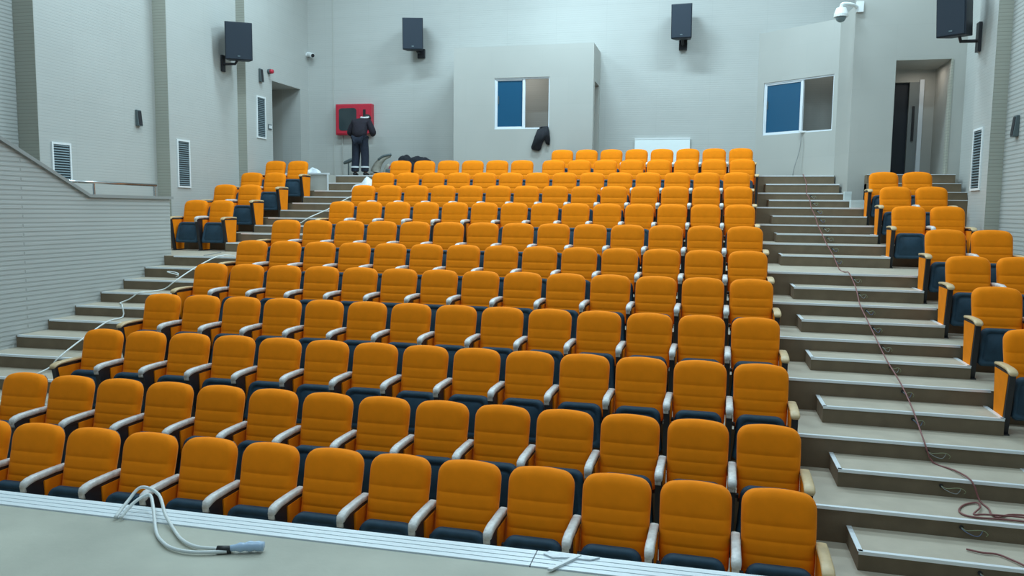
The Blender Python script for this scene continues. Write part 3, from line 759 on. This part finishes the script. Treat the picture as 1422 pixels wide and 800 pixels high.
# ------------------------------------------------------------------ cables
def cable(name, label, pts, r, mat, group=None, sm=4):
    bm = bmesh.new(); tube(bm, pts, r, 6, sm)
    return tag(obj(name, bm, M[mat], None, True), label, 'cable', group)
def lev(y, x):
    yb = y-cur(x); L = FL[1]
    for r in range(2, 14):
        if yb >= NOS[r]: L = FL[r]
    for r in range(2, 13):
        if NOS[r+1]-.5 <= yb < NOS[r+1]: L = max(L, (FL[r]+FL[r+1])/2)
    return L
def stair_path(xy, y0, y1, lift):
    """cable laid down a flight: follows treads and risers between two depths (y0 > y1)"""
    ks = sorted(xy, key=lambda p: -p[0])
    def xat(y):
        for (ya, xa), (yb, xb) in zip(ks, ks[1:]):
            if yb <= y <= ya: return xa+(xb-xa)*(ya-y)/(ya-yb)
        return ks[0][1] if y > ks[0][0] else ks[-1][1]
    out = []; y = y0; last = None
    while y >= y1:
        x = xat(y); L = max(lev(y, x), lev(y+.03, x))
        if last is not None and L < last-.02:
            out.append((x, y-.012, last+lift)); out.append((x, y-.02, L+lift+.06))
        out.append((x, y, L+lift)); last = L
        y -= .11
    return out
def over(y, x):   # resting on the nosing just behind depth y
    return (x, y+cur(x)-.012, lev(y+.02+cur(x), x)+.016)
red = [(1.97, 17.99, FL[13]+.012)]
xs_red = {13: 1.96, 12: 1.92, 11: 1.90, 10: 1.90, 9: 1.92, 8: 1.95, 7: 1.93, 6: 1.95, 5: 1.99, 4: 1.98}
for r in range(13, 3, -1):
    red.append(over(NOS[r], xs_red[r]))
    if r == 9: red += [(1.96, 13.3, (FL[8]+FL[9])/2+.014), (1.95, 12.6, FL[8]+.012), (1.94, 12.0, FL[8]+.012)]
    elif r > 4: red.append(over(NOS[r]-.5, xs_red[r]+.01))
    else: red += [(2.04, 7.62, FL[3]+.5*(FL[4]-FL[3])+.014), (2.16, 7.42, FL[3]+.5*(FL[4]-FL[3])+.014), (2.22, 7.165, FL[3]+.5*(FL[4]-FL[3])+.010), (2.27, 7.10, FL[3]+.02)]
z3 = FL[3]+.011
red += [(2.29, 6.95, z3), (2.27, 6.82, z3), (2.30, 6.76, z3), (2.40, 6.84, z3), (2.52, 6.86, z3), (2.70, 6.82, z3)]
bm = bmesh.new(); tube(bm, red, .0075, 6, 3)
tube(bm, [(2.75, 6.68, z3), (2.5, 6.71, z3), (2.33, 6.72, z3), (2.14, 6.71, z3), (2.06, 6.74, z3), (2.04, 6.82, z3), (2.09, 6.94, z3), (2.17, 7.03, z3), (2.24, 7.05, z3+.004), (2.22, 6.92, z3+.012), (2.12, 6.74, z3+.014), (2.20, 6.76, z3+.012), (2.33, 6.78, z3+.010), (2.5, 6.78, z3+.008), (2.8, 6.73, z3)], .0075, 6, 4)
tag(obj('red_cable', bm, M['cable_r'], None, True), 'long dull red cable down the right aisle steps, ending in loops on a tread', 'cable')
z = (FL[2]+FL[3])/2+.014
cable('red_cable', 'short piece of red cable over the lowest visible right half step', [(1.98, 6.40, z), (2.08, 6.36, z), (2.17, 6.36, z), (2.23, 6.30, z), (2.31, 6.16, z), (2.36, 6.09, z-.05), (2.44, 5.98, FL[2]+.012), (2.54, 5.9, FL[2]+.012)], .0075, 'cable_r')
cable('white_cable', 'white cable stretched over the upper steps of the left aisle', [(-7.5, 16.8, .412), (-7.58, 16.33, .262), (-7.62, 15.81, .116), (-7.66, 15.31, -.037), (-7.78, 14.80, -.186), (-7.95, 14.76, -.30), (-8.0, 14.6, -.338)], .010, 'cable_w', sm=2)
cable('white_cable', 'white cable stretched over the lower steps of the left aisle', [(-7.75, 12.05, FL[8]+.012), (-7.86, 11.76, -.815), (-7.95, 11.26, -.977), (-7.94, 10.76, -1.138), (-8.10, 10.70, -1.27), (-8.16, 10.5, -1.293), (-8.22, 10.28, -1.29), (-8.36, 10.23, -1.39), (-8.46, 10.15, -1.444), (-8.31, 10.0, -1.444), (-8.09, 9.74, -1.43), (-8.05, 9.70, -1.58), (-7.92, 9.24, -1.58), (-7.84, 8.72, -1.72), (-7.76, 8.21, -1.88), (-7.84, 8.15, -2.0), (-7.85, 7.95, -2.047)], .010, 'cable_w', sm=3)
z = (FL[7]+FL[8])/2
cable('white_cable', 'small white cable coil on the left aisle steps', [(-8.22+.09*math.cos(a), 11.06+.06*math.sin(a), FL[7]+.02+.05*(1+math.sin(a*.5))) for a in [k*.7 for k in range(12)]], .008, 'cable_w')
cable('grey_wire', 'thin dark wire lying at the foot of the left block', [(-8.62, 12.98, FL[8]+.008), (-8.55, 12.8, FL[8]+.008), (-8.45, 12.55, FL[8]+.008), (-8.36, 12.25, FL[8]+.008), (-8.30, 12.0, FL[8]+.008)], .008, 'cable_g')
# wire from the oblique window to the steps
P0 = A+d.normalized()*1.15+Vector((-.02, -.05, 0))
cable('grey_wire', 'thin dark wire hanging from the oblique booth window', [(P0.x, P0.y, 1.745), (P0.x+.01, P0.y-.03, 1.55), (P0.x-.02, P0.y-.03, 1.3), (P0.x-.10, P0.y-.05, 1.0), (P0.x-.13, P0.y-.04, .80)], .011, 'cable_g')
t = thing('window_latch', 'small white bracket on the sill of the oblique booth window', 'bracket', (P0.x+.02, P0.y+.01, 1.73))
obj('bracket', bbox_bm(-.06, .10, -.02, .02, 0, .035, .004), M['white'], t)
# wire tails of the step lights, one at each riser
zs = []
for r in range(2, 12):
    yb = NOS[r+1]; zs.append((1.99, yb+cur(2)-.004, (FL[r]+FL[r+1])/2+.5*(FL[r+1]-FL[r])*.62, 'upper', r+1))
    zs.append((1.98, yb-.5+cur(2)-.004, FL[r]+.5*(FL[r+1]-FL[r])*.62, 'half', r+1))
for (x, y, z, kind, r) in zs:
    side = 1
    lab = 'loose wire tail at the %s riser below the %s row, right aisle' % ('full' if kind == 'upper' else 'half-step', ORD[r])
    t = thing('wire_tail', lab, 'wire', (x+.02*side, y, z), 0, 'wire tails poking from the right aisle risers')
    bm = bmesh.new(); cyl(bm, (0, -.004, 0), .016, .008, 'y', 12); obj('hole', bm, M['black'], t)
    L = 1.8 if r < 5 else 1.0
    bm = bmesh.new(); tube(bm, [(0, -.005, 0), (.03, -.03, -.012), (.06*L, -.035, .0), (.085*L, -.03, -.006), (.10*L, -.03, -.03), (.095*L, -.02, -.05)], .0032, 5, 4); obj('wire', bm, M['cable_y'], t)
    bm = bmesh.new(); tube(bm, [(0, -.005, -.005), (.02, -.03, -.02), (.035*L, -.04, -.04), (.06*L, -.035, -.05), (.075*L, -.02, -.035), (.08*L, -.02, -.01)], .0032, 5, 4); obj('wire', bm, M['cable_b'] if r % 2 else M['cable_g'], t)
# stage microphone lead
t = thing('stage_cable', 'pair of white cables with a taped plug lying on the stage edge', 'cable', (0, 0, -1.594))
z = .008
for pts in ([(-2.88, 3.36, z), (-2.90, 3.48, .05), (-2.88, 3.56, .10), (-2.76, 3.54, .08), (-2.63, 3.42, .03), (-2.50, 3.31, z), (-2.38, 3.21, z), (-2.27, 3.16, z), (-2.16, 3.165, z), (-2.08, 3.18, z)],
            [(-2.85, 3.36, z), (-2.84, 3.46, .06), (-2.80, 3.52, .08), (-2.70, 3.42, .06), (-2.57, 3.27, z), (-2.46, 3.17, z), (-2.36, 3.115, z), (-2.24, 3.105, z), (-2.10, 3.15, z)]):
    bm = bmesh.new(); tube(bm, pts, .0085, 8, 6); obj('lead', bm, M['cable_w'], t, True)
bm = bmesh.new(); tube(bm, [(-2.15, 3.15, .012), (-2.09, 3.165, .012)], .018, 10); obj('tape', bm, M['tape'], t, True)
bm = bmesh.new(); tube(bm, [(-2.10, 3.165, .016), (-2.05, 3.18, .022), (-1.99, 3.205, .024), (-1.95, 3.215, .022)], lambda s: .011+.012*math.sin(min(1, s*1.3)*PI*.6)+.003*math.sin(s*25), 12, 3); obj('plug', bm, M['plug'], t, True)
t = thing('edge_offcut', 'peeling white strip of film on the stage edge profile', 'plastic strip', (-.58, 3.45, -1.594))
bm = bmesh.new(); prism(bm, [(-.05, -.10), (-.03, -.10), (.075, .08), (.055, .085)], 'z', .001, .012); obj('strip', bm, M['white'], t)
bm = bmesh.new(); prism(bm, [(-.10, .06), (-.05, .03), (.03, .05), (.12, .05), (.16, .085), (-.08, .095)], 'z', .001, .008); obj('film', bm, M['sheet'], t)

# ------------------------------------------------------------------ lights
def area(name, loc, sx, sy, power, col=(.84, .96, 1.0), rot=(0, 0, 0)):
    l = bpy.data.lights.new(name, 'AREA'); l.shape = 'RECTANGLE'; l.size = sx; l.size_y = sy; l.energy = power; l.color = col
    o = bpy.data.objects.new(name, l); C.objects.link(o); o.location = loc; o.rotation_euler = rot
    return o
LCOL = (.63, .875, 1.0)
for (x, y, e) in ((-7.6, 15.6, 215), (-2.8, 16.0, 370), (1.6, 15.6, 245), (-8.0, 11.0, 200), (-3, 11.0, 225), (2.0, 10.6, 180), (-7, 5.5, 150), (-1, 5.5, 160), (3, 5.5, 70), (-3, 1.0, 130)):
    area('ceiling_light', (x, y, TOP-.12), 2.2, .5, e, LCOL)
area('booth_fill', (-4.3, 18.42, 3.55), .6, .2, 9, (.95, .97, .92))  # added fill, no known fixture; lifts the booth interior
area('booth_fill', (2.5, 18.8, 3.75), .5, .2, 2.6, (.85, .95, .95))  # added fill too, slightly brightens the second booth inside
area('vestibule_fill', (4.1, 17.6, 2.9), .3, .2, 2.5, (1, .95, .85))  # added fill to brighten the door reveal, not a known lamp
w = bpy.data.worlds.new('World'); bpy.context.scene.world = w; w.use_nodes = True
w.node_tree.nodes['Background'].inputs['Color'].default_value = (.55, .80, .95, 1)
w.node_tree.nodes['Background'].inputs['Strength'].default_value = .32

# ------------------------------------------------------------------ camera
cam = bpy.data.cameras.new('Camera'); co = bpy.data.objects.new('Camera', cam); C.objects.link(co)
FPX = 1108.4
cam.sensor_fit = 'HORIZONTAL'; cam.sensor_width = 36; cam.lens = 36*FPX/1422; cam.clip_start = .05; cam.clip_end = 200
f = Vector((-.2327, .9677, -.0973)).normalized(); rgt = Vector((.972, .2348, .0106)); rgt = (rgt-f*rgt.dot(f)).normalized(); u = rgt.cross(f)
co.matrix_world = Matrix(((rgt.x, u.x, -f.x, 0), (rgt.y, u.y, -f.y, 0), (rgt.z, u.z, -f.z, 0), (0, 0, 0, 1)))
sc = bpy.context.scene; sc.camera = co
sc.view_settings.view_transform = 'Standard'; sc.view_settings.exposure = 0
